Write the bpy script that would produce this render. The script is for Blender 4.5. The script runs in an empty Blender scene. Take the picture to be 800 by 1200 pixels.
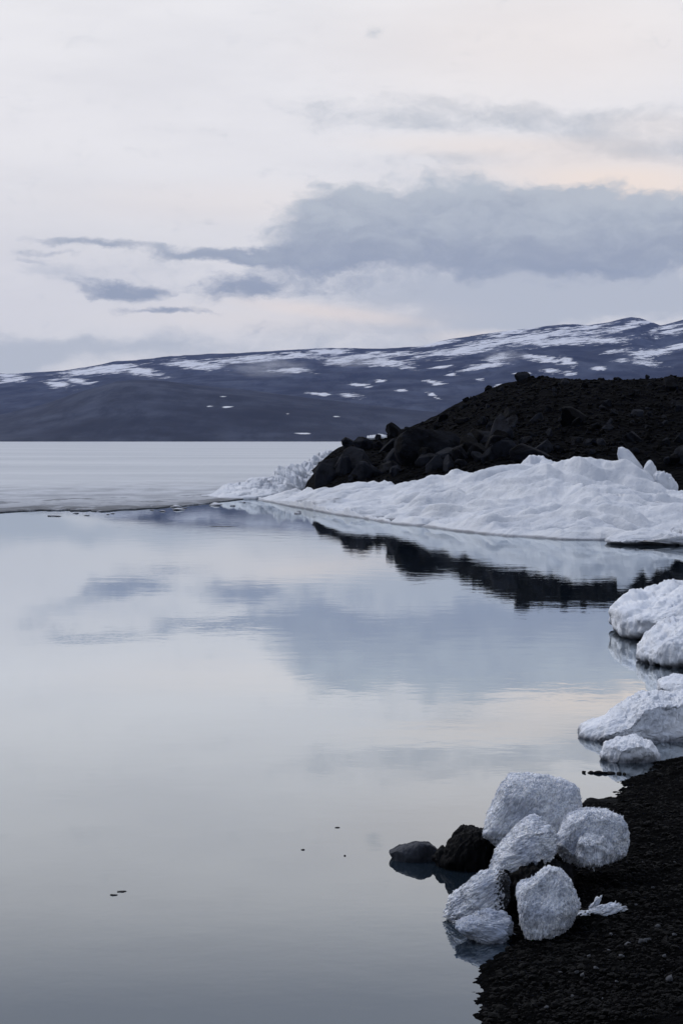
import bpy, bmesh, math, random
import numpy as np
from mathutils import Vector

R = math.radians
SC = bpy.context.scene
COL = SC.collection

# ------------------------------------------------------------------ camera, sky, sun, exposure
CAM_H, FOC = 2.5, 2400.0                 # eye height (m); focal length for a 800x1200 frame
PITCH = math.atan(84.0 / FOC)
cam_data = bpy.data.cameras.new("camera")
cam = bpy.data.objects.new("camera", cam_data)
COL.objects.link(cam)
cam.location = (0, 0, CAM_H)
cam.rotation_euler = (R(90) - PITCH, 0, 0)
cam_data.sensor_fit = 'VERTICAL'
cam_data.sensor_height = 36
cam_data.sensor_width = 24
cam_data.lens = 36 * FOC / 1200
cam_data.clip_start = 0.1
cam_data.clip_end = 60000
SC.camera = cam

SC.render.engine = 'CYCLES'
SC.cycles.use_denoising = True
SC.cycles.max_bounces = 6
SC.cycles.diffuse_bounces = 3
SC.cycles.glossy_bounces = 3
SC.cycles.transmission_bounces = 4
SC.cycles.volume_bounces = 0
SC.cycles.caustics_reflective = False
SC.cycles.caustics_refractive = False
SC.view_settings.view_transform = 'Standard'
SC.view_settings.look = 'None'
SC.view_settings.exposure = 0.0
SC.view_settings.gamma = 1.0
SC.view_settings.use_curve_mapping = False

SUN_EL, SUN_AZ = R(48), R(-50)           # azimuth from +Y towards +X
sun_data = bpy.data.lights.new("sun", 'SUN')
sun_data.energy = 1.35
sun_data.angle = R(24)
sun_data.color = (1.0, 0.97, 0.95)
sun = bpy.data.objects.new("sun", sun_data)
COL.objects.link(sun)
sd = Vector((math.sin(SUN_AZ) * math.cos(SUN_EL), math.cos(SUN_AZ) * math.cos(SUN_EL), math.sin(SUN_EL)))
sun.rotation_euler = sd.to_track_quat('Z', 'Y').to_euler()
sun.location = (0, 0, 60)


class NT:
    """small helper round a node tree"""
    def __init__(self, tree):
        self.t = tree
        tree.nodes.clear()

    def n(self, typ, **kw):
        nd = self.t.nodes.new(typ)
        for k, v in kw.items():
            setattr(nd, k, v)
        return nd

    def put(self, sock, v):
        if v is None:
            return
        if hasattr(v, 'is_output'):
            self.t.links.new(v, sock)
        else:
            if isinstance(v, tuple) and len(v) == 3 and sock.type == 'RGBA':
                v = v + (1,)
            sock.default_value = v

    def math(self, op, a, b=None, c=None, clamp=False):
        nd = self.n('ShaderNodeMath', operation=op, use_clamp=clamp)
        for i, v in enumerate((a, b, c)):
            self.put(nd.inputs[i], v)
        return nd.outputs[0]

    def vmath(self, op, a, b=None, scale=None):
        nd = self.n('ShaderNodeVectorMath', operation=op)
        self.put(nd.inputs[0], a)
        self.put(nd.inputs[1], b)
        if scale is not None:
            self.put(nd.inputs['Scale'], scale)
        return nd.outputs['Value'] if op in ('LENGTH', 'DOT_PRODUCT') else nd.outputs[0]

    def smooth(self, v, a, b, lo=0.0, hi=1.0, mode='SMOOTHSTEP'):
        nd = self.n('ShaderNodeMapRange', interpolation_type=mode)
        for i, s in enumerate((v, a, b, lo, hi)):
            self.put(nd.inputs[i], s)
        return nd.outputs[0]

    def mix(self, f, a, b, mode='MIX'):
        nd = self.n('ShaderNodeMix', data_type='RGBA', blend_type=mode)
        self.put(nd.inputs[0], f)
        self.put(nd.inputs[6], a)
        self.put(nd.inputs[7], b)
        return nd.outputs[2]

    def noise(self, vec, scale, detail=4, rough=0.55, dist=0.0, color=False):
        nd = self.n('ShaderNodeTexNoise')
        self.put(nd.inputs['Vector'], vec)
        self.put(nd.inputs['Scale'], scale)
        self.put(nd.inputs['Detail'], detail)
        self.put(nd.inputs['Roughness'], rough)
        self.put(nd.inputs['Distortion'], dist)
        return nd.outputs['Color'] if color else nd.outputs['Fac']

    def mapping(self, vec, loc=(0, 0, 0), rot=(0, 0, 0), scale=(1, 1, 1)):
        nd = self.n('ShaderNodeMapping')
        self.put(nd.inputs[0], vec)
        nd.inputs[1].default_value = loc
        nd.inputs[2].default_value = rot
        nd.inputs[3].default_value = scale
        return nd.outputs[0]

    def bump(self, h, strength, dist, normal=None):
        nd = self.n('ShaderNodeBump')
        self.put(nd.inputs['Strength'], strength)
        self.put(nd.inputs['Distance'], dist)
        self.put(nd.inputs['Height'], h)
        self.put(nd.inputs['Normal'], normal)
        return nd.outputs[0]


def build_world():
    w = bpy.data.worlds.new("World")
    SC.world = w
    w.use_nodes = True
    t = NT(w.node_tree)
    out = t.n('ShaderNodeOutputWorld')
    d = t.n('ShaderNodeTexCoord').outputs['Generated']
    sep = t.n('ShaderNodeSeparateXYZ')
    t.put(sep.inputs[0], d)
    az = t.math('ARCTAN2', sep.outputs[0], sep.outputs[1])
    el = t.math('ARCSINE', sep.outputs[2])
    U = t.math('MULTIPLY', az, 24.0)          # 1 unit = 1/24 rad
    V = t.math('MULTIPLY', el, 24.0)
    comb = t.n('ShaderNodeCombineXYZ')
    t.put(comb.inputs[0], U)
    t.put(comb.inputs[1], V)
    P = comb.outputs[0]
    # domain warp: clouds stretched along the horizon
    wp = t.mapping(P, scale=(0.9, 1.7, 1))
    n1 = t.noise(wp, 1.0, 6, 0.58, color=True)
    warp = t.vmath('MULTIPLY', t.vmath('SUBTRACT', n1, (0.5, 0.5, 0.5)), (1.1, 0.62, 0))
    Q = t.vmath('ADD', P, warp)
    n2 = t.noise(t.mapping(Q, scale=(0.9, 1.9, 1), loc=(3, 7, 1)), 2.0, 9, 0.64)
    n5 = t.noise(t.mapping(P, scale=(1.0, 1.5, 1), loc=(5, 1, 4)), 4.5, 6, 0.6)
    n2 = t.math('ADD', t.math('MULTIPLY', n2, 0.82), t.math('MULTIPLY', n5, 0.18))
    n3 = t.noise(t.mapping(P, scale=(0.25, 1.0, 1), loc=(9, 2, 1)), 1.0, 5, 0.55)

    def blobs(lst, src):
        acc = None
        for (px, py, rx, ry, wt, tilt) in lst:
            cx, cy = (px - 400) / 100.0, (516 - py) / 100.0
            m = t.n('ShaderNodeMapping', vector_type='TEXTURE')
            t.put(m.inputs[0], src)
            m.inputs[1].default_value = (cx, cy, 0)
            m.inputs[2].default_value = (0, 0, R(tilt))
            m.inputs[3].default_value = (rx / 100.0, ry / 100.0, 1)
            g = t.smooth(t.vmath('LENGTH', m.outputs[0]), 1.5, 0.1, 0.0, wt)
            acc = g if acc is None else t.math('ADD', acc, g)
        return acc

    dark = blobs([
        (600, 268, 250, 52, 1.0, 0), (500, 250, 135, 38, .7, 0), (640, 246, 95, 34, .7, 0), (800, 280, 180, 42, 1.0, 0),
        (415, 264, 95, 40, .95, 0), (470, 285, 130, 30, .6, 0), (650, 305, 170, 30, .6, 0), (950, 270, 180, 55, .9, 0),
        (225, 296, 170, 12, .75, -3), (340, 302, 110, 14, .8, -4), (90, 286, 70, 7, .6, -4), (60, 301, 46, 5, .6, -3),
        (285, 334, 56, 19, 1.0, 0), (390, 325, 90, 20, .5, 0),
        (150, 336, 60, 16, 1.1, 0), (205, 363, 64, 6, .95, -2), (290, 388, 30, 5, .4, 0),
        (37, 311, 26, 6, .5, 0), (450, 43, 20, 14, .6, 0), (375, 220, 16, 8, .5, 0), (688, 231, 20, 9, .6, 0),
        (247, 261, 22, 6, .35, 0),
        (-250, 300, 150, 30, .9, 0), (-420, 240, 180, 30, .9, 0), (1250, 250, 200, 50, .9, 0),
    ], Q)
    light = blobs([
        (640, 150, 260, 24, .75, -4), (770, 188, 140, 16, .7, -3), (520, 195, 130, 12, .4, 0), (430, 150, 90, 14, .3, -6),
        (600, 340, 270, 40, 1.1, 0), (480, 385, 160, 22, .6, 0), (720, 352, 180, 40, .8, 0),
        (80, 412, 260, 24, .95, 3), (-200, 410, 250, 30, .9, 0), (240, 320, 190, 30, .35, 0), (90, 330, 90, 16, .35, 0),
        (450, 420, 200, 18, .5, 0),
    ], Q)
    warm = blobs([
        (740, 230, 150, 22, 1.1, 0), (690, 205, 170, 16, .7, 0), (600, 178, 170, 15, .55, -2), (385, 366, 120, 9, .45, -7), (560, 395, 70, 8, .4, 0),
        (640, 60, 260, 80, .35, 0), (330, 372, 200, 20, .25, 0), (300, 240, 220, 25, .25, 0), (770, 160, 80, 20, .3, 0),
    ], P)
    # veil colour by height
    ramp = t.n('ShaderNodeValToRGB')
    t.put(ramp.inputs[0], t.smooth(el, 0.0, 1.2, 0, 1, 'LINEAR'))
    e = ramp.color_ramp.elements
    e[0].position = 0.0
    e[0].color = (0.72, 0.72, 0.735, 1)
    e[1].position = 0.07
    e[1].color = (0.865, 0.85, 0.84, 1)
    for pos, c in ((0.13, (0.92, 0.905, 0.91)), (0.185, (0.91, 0.90, 0.91)), (0.225, (0.50, 0.53, 0.60)), (0.30, (0.60, 0.65, 0.76)), (0.42, (0.86, 0.92, 1.08)),
                   (1.0, (0.80, 0.88, 1.08))):
        x = e.new(pos)
        x.color = c + (1,)
    veil = t.mix(t.math('MULTIPLY', t.smooth(n3, 0.35, 0.75), 0.35), ramp.outputs[0], (0.66, 0.66, 0.695, 1))
    la = t.smooth(t.math('ADD', light, t.math('MULTIPLY', t.math('SUBTRACT', n2, 0.5), 1.9)), 0.05, 1.05)
    veil = t.mix(t.math('MULTIPLY', la, 0.9), veil, (0.54, 0.575, 0.62, 1))
    veil = t.mix(t.math('MULTIPLY', warm, 0.9, clamp=True), veil, (1.0, 0.87, 0.76, 1))
    da = t.smooth(t.math('ADD', dark, t.math('MULTIPLY', t.math('SUBTRACT', n2, 0.5), 2.3)), 0.20, 1.10)
    body = t.math('ADD', t.math('MULTIPLY', n2, 1.3), t.math('MULTIPLY', t.math('SUBTRACT', V, 2.45), 0.55))
    dcol = t.mix(t.smooth(body, 0.30, 1.0), (0.345, 0.39, 0.465, 1), (0.52, 0.565, 0.61, 1))
    veil = t.mix(t.math('MULTIPLY', da, 0.93), veil, dcol)
    veil = t.mix(t.smooth(sep.outputs[1], 0.25, -0.55, 0.0, 0.75), veil, (0.42, 0.48, 0.60, 1))  # unseen sky behind the camera, darkened to dim the ice blocks' front faces
    # nishita sky shows through the veil towards the zenith
    sky = t.n('ShaderNodeTexSky', sky_type='NISHITA')
    sky.sun_disc = False
    sky.sun_elevation = SUN_EL
    sky.sun_rotation = SUN_AZ
    b1 = t.n('ShaderNodeBackground')
    t.put(b1.inputs[0], sky.outputs[0])
    b1.inputs[1].default_value = 0.10
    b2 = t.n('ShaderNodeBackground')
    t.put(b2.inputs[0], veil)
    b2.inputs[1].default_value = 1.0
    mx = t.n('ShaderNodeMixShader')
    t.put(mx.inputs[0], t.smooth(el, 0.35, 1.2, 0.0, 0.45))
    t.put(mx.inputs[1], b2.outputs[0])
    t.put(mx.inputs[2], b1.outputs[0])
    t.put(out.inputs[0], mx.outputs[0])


build_world()

# ------------------------------------------------------------------ maths helpers
FWD = np.array([0, math.cos(PITCH), -math.sin(PITCH)])
UPV = np.array([0, math.sin(PITCH), math.cos(PITCH)])


def W(px, py, y=None, z=None):
    """the point of the place seen at photo pixel (px, py), at depth y or at height z"""
    d = FWD + np.array([1, 0, 0]) * (px - 400) / FOC + UPV * (600 - py) / FOC
    s = y / d[1] if y is not None else ((0.0 if z is None else z) - CAM_H) / d[2]
    return np.array([0, 0, CAM_H]) + d * s


def hsh(*ints, seed=0):
    h = np.full(np.broadcast(*ints).shape, (seed * 2654435761 + 12345) & 0xFFFFFFFF, np.uint64)
    for i, k in enumerate(ints):
        h = (h ^ ((k.astype(np.int64) & 0xFFFFFFFF).astype(np.uint64) * np.uint64((0x9E3779B1, 0x85EBCA77, 0xC2B2AE3D)[i]))) & np.uint64(0xFFFFFFFF)
        h = (h * np.uint64(0x2C1B3C6D)) & np.uint64(0xFFFFFFFF)
        h ^= h >> np.uint64(15)
        h = (h * np.uint64(0x297A2D39)) & np.uint64(0xFFFFFFFF)
        h ^= h >> np.uint64(13)
    return h.astype(np.float64) / 4294967296.0


def vnoise(p, seed=0):
    """value noise in -1..1 for p of shape (n, 2 or 3)"""
    i = np.floor(p).astype(np.int64)
    f = p - i
    f = f * f * f * (f * (f * 6 - 15) + 10)
    dim = p.shape[1]
    out = 0
    for c in range(2 ** dim):
        w = 1
        idx = []
        for k in range(dim):
            b = (c >> k) & 1
            idx.append(i[:, k] + b)
            w = w * (f[:, k] if b else 1 - f[:, k])
        out = out + w * hsh(*idx, seed=seed)
    return out * 2 - 1


def fbm(p, oct=4, seed=0, gain=0.5, ridged=False):
    a, s, tot = 1.0, 0, 0
    for o in range(oct):
        v = vnoise(p * 2.03 ** o + 17.3 * o, seed + o)
        if ridged:
            v = 1 - 2 * np.abs(v)
        s = s + a * v
        tot += a
        a *= gain
    return s / tot


def cells(q, seed=0):
    """2D Worley noise: distance to the nearest and second nearest seed and a random number of the nearest cell"""
    i = np.floor(q).astype(np.int64)
    d1 = np.full(len(q), 9.0)
    d2 = np.full(len(q), 9.0)
    rid = np.zeros(len(q))
    for dx in (-1, 0, 1):
        for dy in (-1, 0, 1):
            a, b = i[:, 0] + dx, i[:, 1] + dy
            sx, sy = a + hsh(a, b, seed=seed), b + hsh(a, b, seed=seed + 1)
            d = np.hypot(q[:, 0] - sx, q[:, 1] - sy)
            near = d < d1
            d2 = np.where(near, d1, np.minimum(d2, d))
            rid = np.where(near, hsh(a, b, seed=seed + 2), rid)
            d1 = np.where(near, d, d1)
    return d1, d2, rid


def sstep(a, b, x):
    t = np.clip((x - a) / (b - a), 0, 1)
    return t * t * (3 - 2 * t)


def tag(o, label=None, cat=None, group=None, kind=None):
    for k, v in (('label', label), ('category', cat), ('group', group), ('kind', kind)):
        if v:
            o[k] = v
    return o


def mesh_obj(name, verts, faces, mat, parent=None, loc=(0, 0, 0), smooth=True, attrs=None):
    """one mesh object; faces is an (n, 3 or 4) array or a list of tuples"""
    me = bpy.data.meshes.new(name)
    verts = np.asarray(verts, np.float32)
    if isinstance(faces, np.ndarray):
        k = faces.shape[1]
        me.vertices.add(len(verts))
        me.vertices.foreach_set('co', verts.ravel())
        me.loops.add(faces.size)
        me.loops.foreach_set('vertex_index', faces.ravel().astype(np.int32))
        me.polygons.add(len(faces))
        me.polygons.foreach_set('loop_start', np.arange(0, faces.size, k, dtype=np.int32))
        me.polygons.foreach_set('loop_total', np.full(len(faces), k, np.int32))
        me.update(calc_edges=True)
    else:
        me.from_pydata([tuple(v) for v in verts], [], faces)
    me.validate()
    me.polygons.foreach_set('use_smooth', np.full(len(me.polygons), smooth, bool))
    for an, arr in (attrs or {}).items():
        arr = np.asarray(arr, np.float32)
        if arr.ndim == 2:
            a = me.attributes.new(an, 'FLOAT_VECTOR', 'POINT')
            a.data.foreach_set('vector', arr.ravel())
        else:
            a = me.attributes.new(an, 'FLOAT', 'POINT')
            a.data.foreach_set('value', arr)
    me.materials.append(mat)
    me.update()
    o = bpy.data.objects.new(name, me)
    COL.objects.link(o)
    o.location = tuple(loc)
    if parent:
        o.parent = parent
    return o


def grid_faces(nu, nv):
    i = np.arange(nu - 1)[:, None] * nv + np.arange(nv - 1)[None, :]
    return np.stack([i, i + nv, i + nv + 1, i + 1], -1).reshape(-1, 4)


_ico = {}


def ico(level):
    if level not in _ico:
        bm = bmesh.new()
        bmesh.ops.create_icosphere(bm, subdivisions=level, radius=1)
        v = np.array([x.co[:] for x in bm.verts])
        f = np.array([[x.index for x in p.verts] for p in bm.faces])
        bm.free()
        _ico[level] = (v / np.linalg.norm(v, axis=1)[:, None], f)
    return _ico[level]


def vnormals(v, f):
    a, b, c = v[f[:, 0]], v[f[:, 1]], v[f[:, 2]]
    n = np.cross(b - a, c - a)
    out = np.zeros_like(v)
    for k in range(3):
        for ax in range(3):
            out[:, ax] += np.bincount(f[:, k], n[:, ax], len(v))
    return out / np.maximum(np.linalg.norm(out, axis=1), 1e-12)[:, None]


def interp(px, table, col):
    t = np.array(table, float)
    return np.interp(px, t[:, 0], t[:, col])


# ------------------------------------------------------------------ materials
def material(name):
    m = bpy.data.materials.new(name)
    m.use_nodes = True
    t = NT(m.node_tree)
    out = t.n('ShaderNodeOutputMaterial')
    b = t.n('ShaderNodeBsdfPrincipled')
    t.put(out.inputs[0], b.outputs[0])
    return m, t, b, out


def attr(t, name, vec=False):
    nd = t.n('ShaderNodeAttribute', attribute_name=name)
    return nd.outputs['Vector'] if vec else nd.outputs['Fac']


def m_water():
    m, t, b, out = material("still_lake_water")
    pos = t.n('ShaderNodeNewGeometry').outputs['Position']
    rip = t.noise(t.mapping(pos, scale=(1.0, 1.0, 0)), 1.3, 4, 0.55)
    fine = t.noise(t.mapping(pos, scale=(1.0, 1.6, 0)), 9.0, 2, 0.5)
    patch = t.noise(t.mapping(pos, scale=(0.05, 0.035, 0)), 1.0, 2, 0.5)
    amp = t.smooth(patch, 0.38, 0.62, 0.35, 1.0)
    h = t.math('MULTIPLY', t.math('ADD', rip, t.math('MULTIPLY', fine, 0.06)), amp)
    nrm = t.bump(h, 1.0, 0.0023)
    body = t.n('ShaderNodeBsdfDiffuse')
    t.put(body.inputs[0], (0.010, 0.017, 0.026))
    gl = t.n('ShaderNodeBsdfGlossy')
    t.put(gl.inputs[0], (0.935, 0.98, 1.0))
    gl.inputs['Roughness'].default_value = 0.015
    t.put(gl.inputs['Normal'], nrm)
    fr = t.n('ShaderNodeFresnel')
    fr.inputs[0].default_value = 1.33
    t.put(fr.inputs['Normal'], nrm)
    mx = t.n('ShaderNodeMixShader')
    t.put(mx.inputs[0], t.math('MINIMUM', t.math('MULTIPLY', fr.outputs[0], 1.68), 0.84))
    t.put(mx.inputs[1], body.outputs[0])
    t.put(mx.inputs[2], gl.outputs[0])
    t.put(out.inputs[0], mx.outputs[0])
    return m


def m_lake_ice():
    m, t, b, out = material("lake_ice_surface")
    pos = t.n('ShaderNodeNewGeometry').outputs['Position']
    edge = attr(t, 'edge')                         # metres from the open-water edge
    n1 = t.noise(t.mapping(pos, scale=(0.045, 0.022, 0)), 1.0, 6, 0.6)
    n2 = t.noise(t.mapping(pos, scale=(0.45, 0.18, 0)), 1.0, 6, 0.62)
    big = t.noise(t.mapping(pos, scale=(0.014, 0.030, 0)), 1.0, 8, 0.7)
    white = t.mix(t.smooth(big, 0.35, 0.65), (0.42, 0.44, 0.465, 1), (0.51, 0.525, 0.545, 1))
    grey = t.mix(t.smooth(n2, 0.35, 0.65), (0.24, 0.255, 0.285, 1), (0.46, 0.48, 0.52, 1))
    near = t.smooth(t.math('ADD', edge, t.math('MULTIPLY', n1, 60.0)), 30.0, 110.0)
    c = t.mix(near, grey, white)
    # melt-water lanes close to the edge
    lane = t.smooth(t.math('ADD', n2, t.smooth(edge, 0.0, 30.0, 0.15, -0.02)), 0.60, 0.70)
    lane = t.math('MULTIPLY', lane, t.smooth(edge, 18.0, 45.0, 1.0, 0.0))
    c = t.mix(t.math('MULTIPLY', lane, 0.8), c, (0.07, 0.078, 0.092, 1))
    rim = t.math('MULTIPLY', t.smooth(edge, 0.0, 9.0, 1.0, 0.0), t.smooth(t.noise(t.mapping(pos, scale=(1.6, 0.5, 0)), 1.0, 6, 0.7), 0.38, 0.56))
    c = t.mix(t.math('MULTIPLY', rim, 0.92), c, (0.06, 0.065, 0.075, 1))
    t.put(b.inputs['Base Color'], c)
    t.put(b.inputs['Roughness'], 0.6)
    t.put(b.inputs['Specular IOR Level'], 0.08)
    t.put(b.inputs['Normal'], t.bump(n2, 0.5, 0.05))
    return m


def m_mountain(name, snow, alb=1.0):
    m, t, b, out = material(name)
    pos = t.n('ShaderNodeNewGeometry').outputs['Position']
    n1 = t.noise(pos, 0.004, 7, 0.62)
    c = t.mix(t.smooth(n1, 0.35, 0.68), tuple(x * alb for x in (0.016, 0.018, 0.024)) + (1,), tuple(x * alb for x in (0.058, 0.067, 0.090)) + (1,))
    gl = t.noise(t.mapping(pos, scale=(0.016, 0.004, 0.012)), 1.0, 7, 0.68)
    c = t.mix(t.smooth(gl, 0.42, 0.66, 0, 0.85), c, (0.008, 0.010, 0.014, 1))
    if snow:
        s = attr(t, 'snow')
        tl = t.mapping(pos, rot=(0, R(8), 0))
        n2 = t.noise(t.mapping(tl, scale=(0.008, 0.004, 0.075)), 1.0, 9, 0.70, 0.3)
        n4 = t.noise(t.mapping(tl, scale=(0.022, 0.010, 0.20)), 1.0, 7, 0.68)
        v = t.math('ADD', s, t.math('MULTIPLY', t.math('SUBTRACT', n2, 0.5), 3.4))
        v = t.math('ADD', v, t.math('MULTIPLY', t.math('SUBTRACT', n4, 0.5), 2.4))
        k = t.smooth(v, 0.30, 0.80)
        c = t.mix(t.math('MULTIPLY', k, t.smooth(n4, 0.25, 0.55, 0.6, 1.0)), c, (0.68, 0.69, 0.72, 1))
    t.put(b.inputs['Base Color'], c)
    t.put(b.inputs['Roughness'], 0.9)
    t.put(b.inputs['Specular IOR Level'], 0.1)
    return m


def m_dark_ground(name, lo, hi, scale, rough=0.75, bump=0.02):
    m, t, b, out = material(name)
    pos = t.n('ShaderNodeNewGeometry').outputs['Position']
    n1 = t.noise(pos, scale, 6, 0.65)
    vo = t.n('ShaderNodeTexVoronoi')
    t.put(vo.inputs['Vector'], pos)
    t.put(vo.inputs['Scale'], scale * 4)
    tint = t.mix(t.smooth(n1, 0.35, 0.7), lo + (1,), hi + (1,))
    bw = t.n('ShaderNodeRGBToBW')
    t.put(bw.inputs[0], vo.outputs['Color'])
    pale = t.smooth(bw.outputs[0], 0.78, 0.92, 0, 0.35)
    c = t.mix(pale, tint, tuple(min(1, x * 3.2) for x in hi) + (1,))
    t.put(b.inputs['Base Color'], c)
    t.put(b.inputs['Roughness'], rough)
    t.put(b.inputs['Specular IOR Level'], 0.015)
    h = t.math('ADD', t.math('MULTIPLY', vo.outputs['Distance'], -1.0), n1)
    t.put(b.inputs['Normal'], t.bump(h, 0.8, bump))
    return m


def m_rock(name, lo, hi, scale=3.0, rough=0.7):
    m, t, b, out = material(name)
    oc = t.n('ShaderNodeTexCoord').outputs['Object']
    rnd = t.n('ShaderNodeObjectInfo').outputs['Random']
    v = t.n('ShaderNodeCombineXYZ')
    t.put(v.inputs[0], t.math('MULTIPLY', rnd, 40.0))
    p = t.vmath('ADD', oc, v.outputs[0])
    n1 = t.noise(p, scale, 6, 0.65)
    n2 = t.noise(p, scale * 9, 4, 0.6)
    f = t.smooth(t.math('ADD', n1, t.math('MULTIPLY', t.math('SUBTRACT', rnd, 0.5), 0.35)), 0.35, 0.7)
    c = t.mix(f, lo + (1,), hi + (1,))
    c = t.mix(t.smooth(n2, 0.62, 0.72, 0, 0.5), c, tuple(min(1, x * 2.2) for x in hi) + (1,))
    t.put(b.inputs['Base Color'], c)
    t.put(b.inputs['Roughness'], rough)
    t.put(b.inputs['Specular IOR Level'], 0.06)
    t.put(b.inputs['Normal'], t.bump(t.math('ADD', n1, t.math('MULTIPLY', n2, 0.3)), 0.7, 0.12 / scale))
    return m


def m_snow(name, scale=1.0, bump=0.05, alb=1.0):
    m, t, b, out = material(name)
    pos = t.n('ShaderNodeTexCoord').outputs['Object']
    n1 = t.noise(pos, 0.9 * scale, 6, 0.6)
    n2 = t.noise(pos, 9.0 * scale, 5, 0.65)
    n3 = t.noise(pos, 40.0 * scale, 3, 0.6)
    c = t.mix(t.smooth(n1, 0.35, 0.65), tuple(x * alb for x in (0.64, 0.68, 0.76)) + (1,), tuple(x * alb for x in (0.79, 0.815, 0.865)) + (1,))
    c = t.mix(t.smooth(n2, 0.55, 0.75, 0, 0.35), c, tuple(x * alb for x in (0.50, 0.535, 0.60)) + (1,))
    sep = t.n('ShaderNodeSeparateXYZ')
    t.put(sep.inputs[0], t.n('ShaderNodeNewGeometry').outputs['Position'])
    wet = t.smooth(t.math('ADD', sep.outputs[2], t.math('MULTIPLY', n1, -0.16)), -0.07, -0.01, 0.8, 0.0)
    c = t.mix(wet, c, (0.09, 0.10, 0.13, 1))       # wet waterline ice, with the undercut's shade put into the colour
    t.put(b.inputs['Base Color'], c)
    t.put(b.inputs['Roughness'], 0.55)
    t.put(b.inputs['Specular IOR Level'], 0.3)
    h = t.math('ADD', n2, t.math('MULTIPLY', n3, 0.35))
    t.put(b.inputs['Normal'], t.bump(h, 0.75, bump))
    return m


def m_ice(name, clear=0.25, white=(0.74, 0.77, 0.83), cellscale=150.0, along=0.15):
    """candled ice: bundles of crystals, 'fib' = fibre coordinates in metres (across, across, along)"""
    m, t, b, out = material(name)
    fib = attr(t, 'fib', True)
    dirt = attr(t, 'dirt')
    st = t.mapping(fib, scale=(1, 1, along))
    vo = t.n('ShaderNodeTexVoronoi')
    t.put(vo.inputs['Vector'], st)
    t.put(vo.inputs['Scale'], cellscale)
    ed = t.n('ShaderNodeTexVoronoi', feature='DISTANCE_TO_EDGE')
    t.put(ed.inputs['Vector'], st)
    t.put(ed.inputs['Scale'], cellscale)
    bw = t.n('ShaderNodeRGBToBW')
    t.put(bw.inputs[0], vo.outputs['Color'])
    n1 = t.noise(st, 22.0, 5, 0.62)
    big = t.noise(fib, 6.5, 5, 0.6)
    g = t.math('ADD', t.math('MULTIPLY', bw.outputs[0], 0.55), t.math('MULTIPLY', n1, 0.6))
    c = t.mix(t.smooth(g, 0.32, 0.80), (0.58, 0.63, 0.74, 1), white + (1,))
    c = t.mix(t.smooth(big, 0.46, 0.66, 0, 0.6), c, (0.34, 0.39, 0.51, 1))
    c = t.mix(t.smooth(ed.outputs['Distance'], 0.0, 0.10, 0.22, 0.0), c, (0.40, 0.45, 0.55, 1))
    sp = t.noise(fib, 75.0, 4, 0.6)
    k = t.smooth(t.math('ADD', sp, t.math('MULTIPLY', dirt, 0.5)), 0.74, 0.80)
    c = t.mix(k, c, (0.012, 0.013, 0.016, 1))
    t.put(b.inputs['Base Color'], c)
    t.put(b.inputs['Roughness'], t.smooth(bw.outputs[0], 0, 1, 0.12, 0.5))
    t.put(b.inputs['IOR'], 1.31)
    t.put(b.inputs['Transmission Weight'], t.math('MULTIPLY', t.math('MULTIPLY', t.math('SUBTRACT', 1.0, k), clear), t.smooth(g, 0.75, 0.35, 0.1, 1.0)))
    t.put(b.inputs['Subsurface Weight'], 0.30)
    t.put(b.inputs['Subsurface Radius'], (0.03, 0.035, 0.045))
    t.put(b.inputs['Subsurface Scale'], 0.5)
    h = t.math('ADD', t.math('MULTIPLY', ed.outputs['Distance'], 1.2), t.math('ADD', t.math('MULTIPLY', bw.outputs[0], 0.5), n1))
    t.put(b.inputs['Normal'], t.bump(h, 0.8, 0.006))
    return m


def m_plain(name, col, rough=0.8):
    m, t, b, out = material(name)
    oc = t.n('ShaderNodeTexCoord').outputs['Object']
    n = t.noise(oc, 60.0, 3, 0.6)
    t.put(b.inputs['Base Color'], t.mix(n, tuple(c * 0.7 for c in col) + (1,), tuple(min(1, c * 1.3) for c in col) + (1,)))
    t.put(b.inputs['Roughness'], rough)
    return m


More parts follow.
